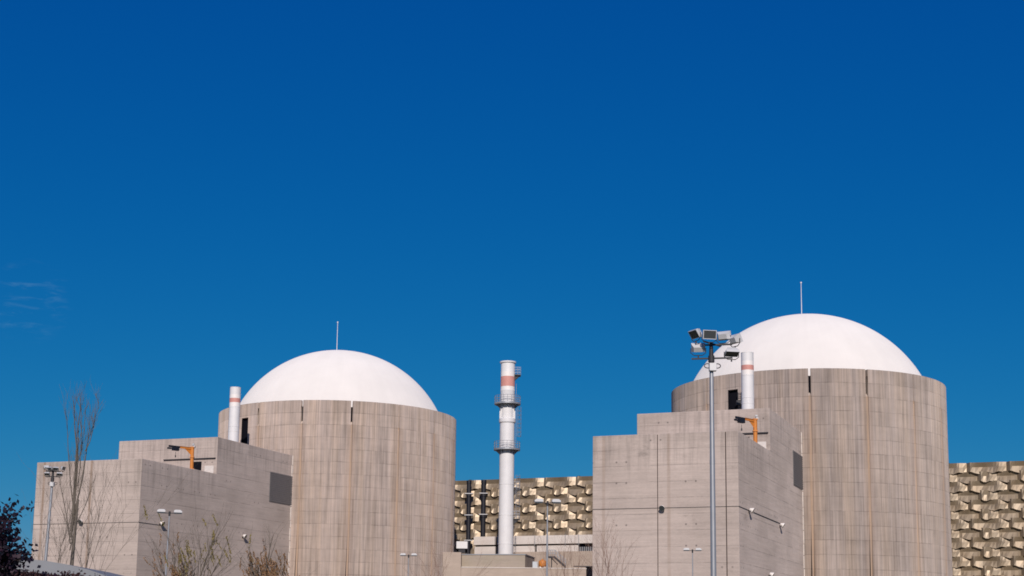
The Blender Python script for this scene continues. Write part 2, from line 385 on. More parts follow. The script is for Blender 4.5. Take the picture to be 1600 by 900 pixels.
# ------------------------------------------------------------------ reactor building
def make_reactor():
    root = thing('reactor_building', 'concrete reactor cylinder under a white dome, left of the tall banded stack', 'reactor building', C1, 0, 'domed reactor buildings')
    H, R, RI = HCYL, RCYL, 20.75
    ZR = 40.1                       # parapet gutter
    ZN, ZG = H - 1.0, H - 4.0       # foot of the notch, foot of the groove
    WS = math.degrees(.34 / R)      # slot width
    marks = []                      # (start, end, type)
    for k in range(16):
        c = SLOT0 + 22.5*k
        marks.append((c - WS/2, c + WS/2, 'slot') if k in (0, 1, 2, 8, 9, 10) else (c - WS/4, c + WS/4, 'joint'))
    marks.append((-133.6, -129.0, 'open'))
    marks.sort()
    cells = []; cur = marks[0][0]
    def fill(a, b):
        n = max(1, int(math.ceil((b-a)/1.8)))
        for i in range(n): cells.append((a+(b-a)*i/n, a+(b-a)*(i+1)/n, 'plain'))
    for i, (a, b, ty) in enumerate(marks):
        if a > cur: fill(cur, a)
        if ty == 'open':
            for i2 in range(3): cells.append((a+(b-a)*i2/3, a+(b-a)*(i2+1)/3, 'open'))
        else: cells.append((a, b, ty))
        cur = b
    fill(cur, marks[0][0] + 360)
    P = lambda a, r, z: (r*math.cos(math.radians(a)), r*math.sin(math.radians(a)), z)
    w = MB(); dk = MB(); nd = 0
    for a, b, ty in cells:
        if ty in ('plain', 'open'):
            if ty == 'plain': w.quad(P(a,R,0), P(b,R,0), P(b,R,H), P(a,R,H))
            else:
                zo0, zo1 = 34.0, 39.95
                w.quad(P(a,R,0), P(b,R,0), P(b,R,zo0), P(a,R,zo0)); w.quad(P(a,R,zo1), P(b,R,zo1), P(b,R,H), P(a,R,H))
                w.quad(P(a,R,zo1), P(b,R,zo1), P(b,R-.7,zo1), P(a,R-.7,zo1)); w.quad(P(a,R,zo0), P(b,R,zo0), P(b,R-.7,zo0), P(a,R-.7,zo0))
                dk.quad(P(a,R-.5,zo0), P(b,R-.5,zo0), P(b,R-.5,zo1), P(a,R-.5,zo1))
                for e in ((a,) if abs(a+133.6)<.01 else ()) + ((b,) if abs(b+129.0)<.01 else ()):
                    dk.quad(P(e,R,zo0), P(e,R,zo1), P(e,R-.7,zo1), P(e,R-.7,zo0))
            w.quad(P(a,R,H), P(b,R,H), P(b,RI,H), P(a,RI,H)); w.quad(P(a,RI,H), P(b,RI,H), P(b,RI,ZR), P(a,RI,ZR))
        elif ty == 'joint':
            RG = R - .22; zj = H - 4.6
            w.quad(P(a,R,0), P(b,R,0), P(b,R,zj), P(a,R,zj)); w.quad(P(a,R,zj), P(b,R,zj), P(b,RG,zj+.3), P(a,RG,zj+.3))
            w.quad(P(a,RG,zj+.3), P(b,RG,zj+.3), P(b,RG,H), P(a,RG,H))
            for e in (a, b): w.quad(P(e,R,zj), P(e,R,H), P(e,RG,H), P(e,RG,zj+.3))
            w.quad(P(a,RG,H), P(b,RG,H), P(b,RI,H), P(a,RI,H)); w.quad(P(a,RI,H), P(b,RI,H), P(b,RI,ZR), P(a,RI,ZR))
        else:
            RG = R - .55
            w.quad(P(a,R,0), P(b,R,0), P(b,R,ZG), P(a,R,ZG))
            w.quad(P(a,R,ZG), P(b,R,ZG), P(b,RG,ZG+.5), P(a,RG,ZG+.5))
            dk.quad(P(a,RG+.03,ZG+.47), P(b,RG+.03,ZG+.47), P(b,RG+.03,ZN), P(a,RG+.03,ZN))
            w.quad(P(a,RG,ZN), P(b,RG,ZN), P(b,RI,ZN), P(a,RI,ZN)); w.quad(P(a,RI,ZN), P(b,RI,ZN), P(b,RI,ZR), P(a,RI,ZR))
            for e in (a, b):
                w.quad(P(e,R,ZG), P(e,R,ZN), P(e,RG,ZN), P(e,RG,ZG+.5)); w.quad(P(e,R,ZN), P(e,R,H), P(e,RI,H), P(e,RI,ZN))
        w.quad(P(a,RI,ZR), P(b,RI,ZR), P(b,18.5,ZR), P(a,18.5,ZR))
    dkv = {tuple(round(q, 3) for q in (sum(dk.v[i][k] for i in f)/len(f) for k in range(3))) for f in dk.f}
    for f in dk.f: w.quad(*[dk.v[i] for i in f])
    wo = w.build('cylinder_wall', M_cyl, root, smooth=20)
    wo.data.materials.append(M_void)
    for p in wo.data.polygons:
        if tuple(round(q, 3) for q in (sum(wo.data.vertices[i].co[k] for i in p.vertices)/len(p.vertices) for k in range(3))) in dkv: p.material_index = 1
    zc, rs = 32.633 + EYE, 20.511
    prof = []
    t0 = math.asin((ZR - .5 - zc)/rs)
    for i in range(41):
        t = t0 + (PI/2 - t0)*i/40; prof.append((max(rs*math.cos(t), .001), zc + rs*math.sin(t)))
    d = MB(); d.lathe(prof, 128); d.build('dome', M_dome, root, smooth=60)
    q = E1*-1.0 + E2*.3
    r = MB(); zt = zc + rs - .1
    r.tube([(q.x,q.y,zt),(q.x,q.y,zt+.5),(q.x,q.y,zt+5.4)], [.09,.06,.04], 6); r.lathe([(.01,zt+5.35),(.13,zt+5.45),(.13,zt+5.6),(.01,zt+5.7)], 8, (q.x,q.y)); r.tube([(q.x,q.y,zt),(q.x,q.y,zt+.18)], .35, 10)
    r.build('lightning_rod', M_bright, root)
    return root
rea = make_reactor()
rea2 = dup(rea, 'concrete reactor cylinder under a white dome, behind the tall floodlight mast', C2)

for ch in rea2.children:
    if ch.name.startswith('cylinder_wall'): ch.color = (.87, .885, .90, 1)     # darker, greyer concrete tone for the second unit

# cable ladder beside the opening, on the right unit only
m = MB()
P = lambda a, r, z: (r*math.cos(math.radians(a)), r*math.sin(math.radians(a)), z)
for a in (-128.6, -127.0): m.tube([P(a, 21.75, 33.2), P(a, 21.75, 39.4)], .06, 6)
for k in range(12): m.tube([P(-128.6, 21.75, 33.5+.52*k), P(-127.0, 21.75, 33.5+.52*k)], .05, 5)
for z in (35.6, 37.4): m.box(-.45, .45, -.35, .35, z, z+.7, Matrix.Translation(P(-127.8, 21.9, 0)))
m.build('ladder', M_dark, rea2)

# ------------------------------------------------------------------ fuel building
def make_block():
    root = thing('concrete_block', 'stepped windowless concrete building with bare trees in front, below the left dome', 'building', C1 + A0, ROTB, 'stepped concrete blocks')
    b = MB(); XE = 50.0
    b.prism([(0,0),(XE,0),(XE,HU),(S1,HU),(S1,HL),(0,HL)], 0, W1)
    b.build('walls', M_blk, root, bevel=.06)
    lv = MB(); lv.box(35.4, 42.75, -.06, .3, 24.5, 29.4)
    for k in range(16): lv.box(35.45, 42.7, -.10, -.061, 24.65+.3*k, 24.8+.3*k)
    lv.build('louvre_panel', M_louvre, root)
    s = MB(); z = .5
    rr = random.Random(3)
    while z < HU - .2:
        h = rr.uniform(.6, 2.6); wv = rr.uniform(.12, .34)
        s.box(42.74 - wv, 42.86, -.06, .2, z, min(z + h*.94, HU - .05)); z += h
    s.build('sealant_strip', M_seal, root)
    c = MB(); zc = 16.55 + EYE
    c.box(-.06, -.02, -.06, W1, zc, zc + .04); c.box(-.02, 5.0, -.06, -.02, zc, zc + .04)
    c.build('conduit', M_dark, root)
    d = MB(); d.box(S1-.05, S1+.2, 2.7, 4.25, HL+.01, HL+1.95)
    d.build('doorway', M_void, root)
    h = MB(); h.box(S1-.5, S1-.02, 4.5, 6.6, HL+.02, HL+.75); h.box(S1-.25, S1-.02, .2, 9.5, HL+2.35, HL+2.47)
    h.build('pipe_rack', M_dark, root)
    p = MB(); p.box(S1-.06, S1+.1, .5, 2.1, HL+.05, HL+1.25)
    p.build('wall_plate', M_white, root)
    return root
blk = make_block()
blk2 = dup(blk, 'stepped windowless concrete building with dark vertical joints, below the right dome', C2 + A0)
for ch in blk2.children:
    if ch.name.startswith('walls'): ch.color = (.45, 1, 1, 1)          # fainter rust runs on the second block
for y, wd in ((9.81, .04), (1.48, .055)):
    j = MB(); j.box(-.035, .05, y-wd, y+wd, .2, HL-.12); j.build('joint', M_joint, blk2)
j = MB(); j.box(5.0, 24.9, -.07, -.02, 16.55+EYE, 16.60+EYE); j.build('conduit', M_dark, blk2)

# roof exhausts beside the domes
def local(c, x, y, z): return c + A0 + E1*x + E2*y + Vector((0,0,z))
def make_exhaust():
    root = thing('exhaust_stack', 'short white roof exhaust with one red band, left of the left dome', 'exhaust stack', local(C1, 33.1, 5.75, HU), 0, 'short roof exhausts')
    r = .88; h = 43.2 - HU
    b = MB(); b.lathe([(r,0),(r,3.7),(r*1.03,3.72),(r*1.03,3.8),(r,3.82),(r,h-3.0),(r,h-2.7)], 32); b.lathe([(r*.97,h-2.7),(r*.97,h-2.69)], 32)
    b.lathe([(r*1.05,0),(r*1.05,.25),(r,.3)], 32); b.lathe([(r,2.9),(r*1.03,2.92),(r*1.03,3.0),(r,3.02)], 32); b.lathe([(r, 6.9),(r*1.025,6.92),(r*1.025,6.98),(r,7.0)],32)
    b.build('shaft', M_steelwhite, root, smooth=40)
    b = MB(); b.lathe([(r*1.004,h-3.2),(r*1.004,h-1.25)], 32); b.build('white_band', M_bright, root, smooth=40)
    b = MB(); b.lathe([(r*1.012,h-2.55),(r*1.012,h-1.85)], 32); b.build('red_band', M_redband, root, smooth=40)
    b = MB(); b.lathe([(r,h-1.25),(r,h),(r*1.02,h),(r*1.02,h-.06),(r*.93,h+.01),(r*.93,h-1.2),(.01,h-1.2)], 32); b.build('rim', M_steelwhite, root, smooth=40)
    return root
exh = make_exhaust()
dup(exh, 'short white roof exhaust with one red band, in front of the right dome', local(C2, 33.1, 5.75, HU))

# jib cranes on the lower roofs
def make_crane():
    root = thing('jib_crane', 'orange jib crane with black hoist, on the left stepped concrete building', 'crane', local(C1, 13.7, .75, HL), 0, 'roof jib cranes')
    HT = 3.35
    p = MB(); p.tube([(0,0,0),(0,0,HT)], .27, 14); p.cbox((0,0,.06),(.9,.9,.12)); p.cbox((0,0,HT*.55),(.66,.66,.12)); p.cbox((0,0,HT),(.62,.62,.16))
    p.build('post', M_orange, root, smooth=40)
    ad = (E1*-2.5 + E2*1.15); L = ad.length; an = math.atan2(ad.y, ad.x)
    mt = Matrix.Rotation(an, 4, 'Z')
    a = MB(); a.box(-.3, L-.55, -.08, .08, HT-.34, HT-.30, mt); a.box(-.3, L-.55, -.03, .03, HT-.31, HT-.04, mt); a.box(-.3, L-.55, -.10, .10, HT-.06, HT-.02, mt)
    a.quad(mt@Vector((.2,0,HT-1.2)), mt@Vector((1.3,0,HT-.33)), mt@Vector((.2,0,HT-.33)))
    a.build('jib', M_orange, root)
    h = MB(); h.box(L-.57, L+1.3, -.09, .09, HT-.33, HT-.05, mt); h.box(L-.35, L+.65, -.24, .24, HT-.78, HT-.325, mt); h.box(L+.88, L+1.5, -.12, .12, HT-.62, HT-.40, mt); 
    ho = h.build('hoist', M_black, root)
    k = MB(); q = mt@Vector((L+.1,0,0)); k.tube([(q.x,q.y,HT-.98),(q.x,q.y,HT-1.5)], .03, 6); k.cbox((q.x,q.y,HT-1.62),(.16,.16,.3)); k.build('hook', M_dark, ho)
    b = MB(); b.tube([(.05,0,HT+.05),(.12,-.1,HT+.45)], .05, 6); b.cbox((.14,-.12,HT+.45),(.3,.22,.2)); b.cbox((.25,.1,HT+.12),(.3,.5,.3)); b.build('motor', M_galv, root)
    return root
crn = make_crane()
dup(crn, 'orange jib crane with black hoist, on the right stepped concrete building', local(C2, 13.7, .75, HL))

# floodlights bolted to the block walls
def make_walllamp():
    root = thing('wall_floodlight', 'round grey floodlight on the lit end wall behind the bare poplar', 'floodlight', (0,0,0), 0, 'floodlights on the block walls')
    b = MB(); b.tube([(0,0,-.05),(0,-.35,-.05)], .06, 6); b.cbox((0,-.02,-.05),(.34,.05,.34)); b.tube([(-.34,-.4,.1),(-.34,-.42,-.14),(.34,-.42,-.14),(.34,-.4,.1)], .035, 6); b.build('bracket', M_dark, root)
    h = MB()
    rm = Matrix.Translation((0,-.5,.14)) @ Matrix.Rotation(math.radians(28), 4, 'X')
    hh = MB(); hh.lathe([(.01,.36),(.2,.36),(.26,.25),(.42,-.05),(.45,-.2),(.45,-.26)], 20)
    rot = rm @ Matrix.Rotation(PI/2, 4, 'X')   # axis to -y (front)
    rot = rm @ Matrix.Rotation(-PI/2, 4, 'X') if False else rm @ Matrix.Rotation(PI/2, 4, 'X').inverted()
    hh.v = [tuple(rot @ Vector((x, y, z))) for x, y, z in hh.v]
    ho = hh.build('housing', M_bright, root, smooth=40)
    g_ = MB(); g_.lathe([(.44,-.255),(.01,-.262)], 20); g_.v = [tuple(rot @ Vector(p)) for p in g_.v]; g_.build('lens', M_lens, ho)
    return root
wl = make_walllamp()
def put_lamp(o, c, face, pos, z):
    o.scale = (.78, .78, .78)
    if face == 'end': o.location = local(c, -.02, pos, z + EYE); o.rotation_euler = (0,0,math.atan2(-E1.y, -E1.x) + PI/2)
    else: o.location = local(c, pos, -.02, z + EYE); o.rotation_euler = (0,0,math.atan2(-E2.y, -E2.x) + PI/2)
put_lamp(wl, C1, 'end', 6.63+2.85, 16.7)
for c, face, pos, z, lab in (
    (C1, 'side', 64.11-59.0, 16.7, 'grey floodlight near the corner of the left block, beside the twin-head street lamp'),
    (C1, 'side', 64.11-36.38, 16.5, 'lone grey floodlight on the shaded wall above the two autumn trees'),
    (C2, 'end', 6.31+2.85, 16.45, 'grey floodlight on the lit end wall beside a dark vertical joint'),
    (C2, 'side', 64.11-58.7, 16.45, 'grey floodlight at the corner end of the short sloping cable'),
    (C2, 'side', 64.11-39.3, 16.2, 'grey floodlight at the far end of the short sloping cable'),
    (C2, 'side', 64.11-47.1, 9.3, 'grey floodlight lowest on the right block, at the photo\'s bottom edge')):
    put_lamp(dup(wl, lab, (0,0,0)), c, face, pos, z)

# ------------------------------------------------------------------ tall vent stack
def make_stack():
    YS = 258.0
    base = at(788, 900, YS); zt = at(792.5, 565, YS).z
    zy = lambda y: at(790, y, YS).z
    root = thing('vent_stack', 'tall white steel stack with red band, ring platforms and ladders', 'stack', (base.x + .18, YS, 0))
    R = 1.285
    s = MB()
    prof = [(R,0)]
    for y in (850, 805, 757): z = zy(y); prof += [(R,z-.08),(R*1.03,z-.06),(R*1.03,z+.04),(R,z+.06)]
    prof += [(R*1.005,zy(707)),(R,zy(702)),(R*.99,zy(662)),(R*1.12,zy(660)),(R*1.12,zy(655)),(R*.95,zy(653)),(R*.93,zy(634)),(R*.97,zy(630)),(R*.97,zy(612)),(R*1.0,zy(611)),(R*1.0,zy(610)),(R*.955,zy(609)),(R*.955,zt-.35),(R*1.1,zt-.3),(R*1.12,zt-.05),(R*.9,zt),(R*.88,zt-2),(.01,zt-2)]
    s.lathe(prof, 40); sh = s.build('shaft', M_steelwhite, root, smooth=35)
    b = MB(); b.lathe([(R*.962,zy(610.5)),(R*.962,zy(582))], 40); b.build('white_band', M_bright, root, smooth=40)
    b = MB(); b.lathe([(R*.970,zy(604.5)),(R*.970,zy(589))], 40); b.build('red_band', M_redband, root, smooth=40)
    # vertical stiffeners in the neck
    v = MB()
    for k in range(12):
        t = 2*PI*k/12; v.box(R*.9, R*1.06, -.04, .04, zy(654), zy(633), Matrix.Rotation(t, 4, 'Z'))
    v.build('stiffener_ribs', M_steelwhite, sh)
    for y in (632.5, 704):
        z = zy(y); RO = 2.3
        p = MB(); p.lathe([(R*.95,z),(RO,z),(RO,z+.09),(R*.95,z+.09)], 40)
        for k in range(12):
            t = 2*PI*k/12; mt = Matrix.Rotation(t, 4, 'Z')
            p.quad(mt@Vector((R*.95,0,z-.75)), mt@Vector((RO-.25,0,z)), mt@Vector((R*.95,0,z)))
        pl = p.build('ring_platform', M_galv2, root)
        r = MB()
        for hz in (.45, .9, 1.35):
            r.tube([((RO-.05)*math.cos(2*PI*k/40), (RO-.05)*math.sin(2*PI*k/40), z+.16+hz) for k in range(41)], .035, 5, False)
        for k in range(20):
            t = 2*PI*k/20; r.tube([((RO-.05)*math.cos(t),(RO-.05)*math.sin(t),z+.1),((RO-.05)*math.cos(t),(RO-.05)*math.sin(t),z+1.52)], .035, 5)
        r.lathe([(RO+.01,z+.1),(RO+.01,z+.3)], 40)
        r.build('railing', M_galv, pl)
    # side balcony at the top and two lower ones, on the right
    for y, x0, x1, dep in ((587.5, R*.9, 2.25, 1.3), (640, R*.9, 2.0, .1), (766, R*.95, 2.3, 1.0), (812, R*.95, 2.35, 1.2)):
        if dep < .5: continue
        z = zy(y)
        p = MB(); p.box(x0, x1, -dep*.6, dep*.6, z, z+.14); p.quad((x0,0,z-.9),(x1-.1,0,z),(x0,0,z)); p.quad((x0,-.5,z-.9),(x1-.1,-.5,z),(x0,-.5,z))
        pl = p.build('balcony', M_dark, root)
        r = MB()
        for hz in (.5, 1.0, 1.45):
            r.tube([(x0,-dep*.6,z+hz),(x1,-dep*.6,z+hz),(x1,dep*.6,z+hz),(x0,dep*.6,z+hz)], .035, 5)
        for q in ((x1,-dep*.6),(x1,0),(x1,dep*.6),((x0+x1)/2,-dep*.6),((x0+x1)/2,dep*.6)): r.tube([(*q,z+.1),(*q,z+1.5)], .035, 5)
        r.build('railing', M_galv, pl)
    for y0, y1, xo in ((704, 634, 1.0), (682, 636, 1.35), (812, 742, 1.2), (634, 600, 1.0)):
        l = MB(); z0, z1 = zy(y0), zy(y1); xl = R*.96 + .28 + (xo-1.0)*.6
        for yy in (-.5, -.08): l.tube([(xl,yy,z0),(xl,yy,z1)], .035, 5)
        n = int((z1-z0)/.32)
        for k in range(n): l.tube([(xl,-.5,z0+.32*k),(xl,-.08,z0+.32*k)], .02, 4)
        if xo > 1.05:
            for k in range(int((z1-z0)/.75)+1):
                z = z0 + .75*k
                l.tube([(xl+.36+.36*math.cos(t), -.29+.36*math.sin(t), z) for t in [PI + 2*PI*i/12 for i in range(13)]], .025, 4, False)
            for t in (-1.0, -.35, .35, 1.0, 2.0, -2.0): l.tube([(xl+.36+.36*math.cos(t), -.29+.36*math.sin(t), z0),(xl+.36+.36*math.cos(t), -.29+.36*math.sin(t), z1)], .022, 4)
        l.build('ladder', M_galv, root)
    return root
make_stack()

# ------------------------------------------------------------------ turbine hall
PT = PSI + .035
T1 = Vector((math.sin(PT), math.cos(PT), 0)); T2 = Vector((-math.cos(PT), math.sin(PT), 0))
ROTT = math.atan2(-T2.y, -T2.x)      # local x runs to the right along the facade, local y away from the camera
TO = C1 + E1*40.0
TO = Vector((7.942, 296.14, 0))
HT = 33.36 + EYE
hall = thing('turbine_hall', 'long hall clad in faceted bronze panels, behind the reactors', 'hall', TO, ROTT)
def make_hall():
    X0, X1 = -45.0, 130.0
    b = MB(); b.box(X0, X1, .6, 42, 0, HT - .1); b.build('walls', M_low2, hall)
    c = MB()
    MOT, ROW = 6.78, 1.665
    k = MOT/280
    # (position, depth at the row edges, depth at the crease, drop of the lower lip)
    rowA = [(0,.55,.55,.02,.28),(24,.33,.28,.08,.06),(50,.10,.0,.02,-.17),(78,.78,.78,.0,.78),(92,.64,.40,.04,.58),(112,.56,.20,.16,.54),(140,.52,.10,.26,.50),(165,.50,.05,.16,.46),(190,.46,.05,.03,.44),(212,.50,.10,.14,.47),(238,.54,.22,.22,.50),(264,.58,.48,.06,.45)]
    rowB = [(0,.62,.60,.02,.34),(24,.39,.32,.08,.10),(48,.16,.04,.03,-.14),(70,.32,.05,.04,.2),(95,.44,.04,.15,.38),(120,.48,.04,.26,.44),(146,.44,.04,.16,.40),(170,.34,.03,.03,.30),(190,.05,.05,.0,.05),(220,.80,.80,.0,.80),(236,.68,.50,.14,.66),(256,.64,.40,.16,.58)]
    nrow = int(HT/ROW) + 1
    nm = int((X1-X0)/MOT)
    rr = random.Random(11)
    for r in range(nrow):
        zt = HT - r*ROW; row, off = (rowA, 0) if r % 2 == 0 else (rowB, 213)
        if zt - ROW < 0: break
        pts = []
        for i in range(nm+1):
            jit = rr.uniform(-.03, .03)
            for u, de, dm, dr, dt in row:
                pts.append((X0 + (i*280 + u + off - 213)*k, de + jit, dm + rr.uniform(-.03,.03), dr, dt))
        pts = [p for p in pts if X0 <= p[0] <= X1]
        for (xa, ea, ma, ra, ta), (xb, eb, mb, rb, tb) in zip(pts, pts[1:]):
            zb, zm, ztop = zt - ROW, zt - ROW*.5, zt + .0
            A0_, B0_ = (xa, -ea-.05, zb - ra*ROW), (xb, -eb-.05, zb - rb*ROW)
            Am, Bm = (xa, -ma, zm), (xb, -mb, zm)
            At, Bt = (xa, -ta, ztop), (xb, -tb, ztop)
            c.quad(A0_, B0_, Bm, Am); c.quad(Am, Bm, Bt, At)
            c.quad(A0_, B0_, (xb, .55, zb - rb*ROW + .03), (xa, .55, zb - ra*ROW + .03))
            if r == 0: c.quad(At, Bt, (xb, .7, ztop), (xa, .7, ztop))
    c.build('faceted_cladding', M_clad, hall)
    for x in (-18.0, -7.2, 5.7, 12.1, 60.0, 76.4, 91.0): p = MB(); p.box(x, x+.5, -.2, .4, HT-.02, HT+.16); p.build('roof_vent', M_dark, hall)
    # white annex along the foot of the facade
    Z = lambda x, y: at(x, y, 287).z
    xs = lambda px: (at(px, 850, 287) - TO).dot(-T2)
make_hall()
an = thing('annex', 'low white annex with dark window strip and louvres at the foot of the hall', 'annex', TO - T1*9.0, ROTT)
def make_annex():
    # facade plane at local y = 0, px -> local x
    def lx(px, py):
        d = at(px, py, 100) - Vector((0,0,EYE)); o = an.location
        t = (o.x*T1.x + o.y*T1.y) / (d.x*T1.x + d.y*T1.y); p = d*t
        return (Vector((p.x, p.y, 0)) - o).dot(-T2), p.z + EYE
    x0, zt0 = lx(741, 841); x1, zt1 = lx(924, 834.5)
    _, zb = lx(880, 849.5); _, zt = lx(880, 836.3); _, zs = lx(880, 852); _, zf = lx(880, 861)
    XR = x1 + 14
    b = MB(); b.box(x0+.15, XR, .5, 8.2, 0, zt-.05); b.build('walls', M_void, an)
    xg0, _ = lx(773.5, 850); xg1, _ = lx(777.5, 850)
    f = MB(); f.box(x0, xg0, -.25, .48, zb, zt); f.box(xg1, XR, -.25, .48, zb, zt)
    f.build('fascia', M_white, an, bevel=.03)
    xp0, _ = lx(835.5, 855); xp1, _ = lx(838.5, 855); xl0, _ = lx(903.5, 855)
    w = MB(); w.box(x0+.1, xg0, .0, .46, zf-1.0, zs); w.box(xg1, xp0, .0, .46, zf-.6, zs); w.box(xp1, xl0, .0, .46, zf-.1, zs)
    w.build('lower_wall', M_white, an, bevel=.02)
    l = MB()
    for k in range(8): l.box(xl0+.25+.42*k, xl0+.45+.42*k, .1, .3, zf-.1, zf+.75)
    l.build('louvre_fins', M_galv2, an)
    for px in (806, 836.5, 884, 905):
        q, _ = lx(px, 840); p = MB(); p.box(q-.05, q+.05, -.32, -.26, zb-.3, zt+.15); p.build('downpipe', M_galv2, an)
    s = MB(); xa, _ = lx(800, 870); s.box(xa, XR, -.9, -.4, 0, zf-.12); s.build('base_wall', M_low, an)
make_annex()

# dark exhaust pipes on the facade
def make_pipe(px, y0, y1, rings, label, wide):
    YP = 300.6
    p0, p1 = at(px[0], y0, YP), at(px[1], y1, YP)
    root = thing('flue_pipe', label, 'pipe', (p1.x, p1.y, 0), 0, 'black flue pipes on the facade')
    b = MB(); dx = p0.x - p1.x
    b.tube([(0,0,0),(0,0,p1.z),(dx,0,p0.z)], wide, 16); b.tube([(dx,0,p0.z-.5),(dx,0,p0.z+.12)], wide*1.12, 16)
    b.build('tube', M_black, root, smooth=40)
    for y in rings:
        z = at(px[0], y, YP).z; t = (z-p1.z)/(p0.z-p1.z)
        r = MB(); r.box(dx*t-.85, dx*t+.85, -.6, 1.0, z, z+.14); r.build('bracket', M_lampgrey, root)
        r = MB(); r.tube([(dx*t,0,z-.55),(dx*t,0,z-.01)], wide*1.18, 14); r.build('collar', M_black, root, smooth=40)
make_pipe((733, 731.5), 752, 856, (772, 805.5, 845), 'longer black flue pipe nearest the left reactor cylinder', .46)
make_pipe((756, 754.5), 751, 838, (771.5, 804.5), 'shorter black flue pipe nearest the white stack', .50)

# ------------------------------------------------------------------ low building in front of the stack
def make_low():
    Y = 235.0
    L = at(692, 862.5, Y); Rr = at(916, 887, Y)
    zb = at(780, 887.5, Y).z; zbox = at(770, 866, Y-.3).z
    lb = thing('service_building', 'low beige concrete service building in front of the tall stack', 'building', (0, Y, 0))
    x0 = L.x; x1 = at(720.5, 870, Y).x; x2 = at(820.5, 870, Y).x; x3 = Rr.x
    b = MB(); b.box(x1+.01, x3, 0, 12, 0, zb); b.box(x0, x1, -.02, 12, 0, L.z)
    b.build('walls', M_low, lb, bevel=.04)
    pm = Matrix.Translation((x2, .45, 0)) @ Matrix.Rotation(math.radians(-11), 4, 'Z') @ Matrix.Translation((-x2, -.45, 0)); xq = x2 - (x2-x1-.02)/math.cos(math.radians(11))
    b = MB(); b.box(xq, x2, .45, 9, zb+.01, zbox, pm); b.build('penthouse', M_low2, lb, bevel=.03)
    b = MB(); b.box(xq, x2+.08, .36, 9.1, zbox+.004, zbox+.14, pm); b.build('roof_edge', M_galv2, lb)
    b = MB(); b.box(x1+.05, x3+.05, -.06, .4, zb+.003, zb+.13); b.build('ledge', M_white, lb)
    b = MB(); xd = at(916.5, 890, Y).x; b.box(xd+.02, xd+3.5, .5, 6, 0, zb+.4); b.build('side_opening', M_void, lb)
    b = MB(); b.box(at(896,884,Y).x, xd+2.0, .1, .5, zb+.35, zb+.5); b.build('handrail', M_dark, lb)
    # things on its roof
    def onroof(name, label, cat): return thing(name, label, cat, (0,0,0))
    c = onroof('cabinet', 'pale grey-blue metal cabinet on the service building roof', 'cabinet'); ca = at(832, 886, Y+2); cb = at(840, 877.5, Y+2)
    c.location = (ca.x, Y+2, zb)
    b = MB(); b.box(0, cb.x-ca.x, 0, .6, .02, cb.z-zb); b.build('body', simple('cabinet_paint', (.45,.49,.52), .5), c, bevel=.02)
    b = MB(); b.box(.08, cb.x-ca.x-.08, -.02, -.001, .12, cb.z-zb-.1); b.build('door', simple('cabinet_door_paint', (.48,.52,.55), .5), c)
    t = at(847.5, 886, Y+2.5); o = onroof('orange_tank', 'small orange tank on a white saddle, behind the thin lamp pole', 'tank'); o.location = (t.x, Y+2.5, zb)
    b = MB(); b.lathe([(.01,.32),(.4,.36),(.6,.55),(.6,1.25),(.4,1.45),(.12,1.5),(.12,1.65),(.01,1.65)], 20); b.build('vessel', M_orange, o, smooth=50)
    b = MB(); b.box(-.4,-.22,-.3,.3,0,.5); b.box(.22,.4,-.3,.3,0,.5); b.box(-.45,.45,-.1,.1,.1,.3); b.build('saddle', M_bright, o)
    s = onroof('steel_stair', 'grey steel stair with railing and landing, right of the orange tank', 'staircase')
    p0, p1, p2 = at(857, 869.5, Y+3), at(867, 869, Y+3), at(884, 884, Y+3); s.location = (p0.x, Y+3, 0)
    X = lambda p: p.x - p0.x
    b = MB(); b.box(0, X(p1), 0, 1.1, p1.z-.28, p1.z); b.build('landing', M_dark, s)
    st = MB(); n = 12
    for k in range(n):
        f = k/n; xx = X(p1)+(X(p2)-X(p1))*f; zz = p1.z+(p2.z-p1.z)*f; st.box(xx, xx+.2, .05, 1.05, zz-.2, zz-.12)
    for y in (0, 1.06): st.quad((X(p1),y,p1.z), (X(p2),y,p2.z), (X(p2),y,p2.z-.34), (X(p1),y,p1.z-.34)); st.quad((X(p1),y+.05,p1.z), (X(p2),y+.05,p2.z), (X(p2),y+.05,p2.z-.34), (X(p1),y+.05,p1.z-.34))
    st.build('flight', M_dark, s)
    r = MB()
    for y in (.02, 1.08):
        for h in (.5, 1.0): r.tube([(0,y,p1.z+h),(X(p1),y,p1.z+h),(X(p2),y,p2.z+h)], .035, 5)
        for f in (0,.33,.66,1): r.tube([(X(p1)*f,y,p1.z),(X(p1)*f,y,p1.z+1.0)], .03, 5)
        for f in (.25,.5,.75,1):
            xx, zz = X(p1)+(X(p2)-X(p1))*f, p1.z+(p2.z-p1.z)*f; r.tube([(xx,y,zz),(xx,y,zz+1.0)], .03, 5)
    r.build('railing', M_galv, s)
    b = MB(); b.tube([(X(p1)*.5,.5,zb),(X(p1)*.5,.5,p1.z-.2)], .08, 6); b.tube([(X(p1)*.5,.5,p1.z-.3),(X(p1)+.5,.5,p1.z-1.3)], .07, 6); b.tube([(X(p2),.5,0.1),(X(p2),.5,p2.z-.2)], .06, 6); b.build('support', M_dark, s)
    # equipment behind, between the cylinder and the hall
    e = thing('switch_box', 'light grey equipment box on black legs beside the left cylinder', 'equipment box', (at(713, 858, 268).x, 268, 0))
    q0, q1 = at(713, 857, 268), at(730.5, 846, 268)
    b = MB(); b.box(0, q1.x-q0.x, 0, 1.5, q0.z, q1.z); b.build('body', M_steelwhite, e, bevel=.04)
    b = MB(); b.box(.1, .4, .2, .5, 0, q0.z-.005); b.box(q1.x-q0.x-.4, q1.x-q0.x-.1, .2, .5, 0, q0.z-.005); b.box(.1, q1.x-q0.x-.1, .2, 1.0, q0.z-.75, q0.z-.006); b.build('legs', M_black, e)
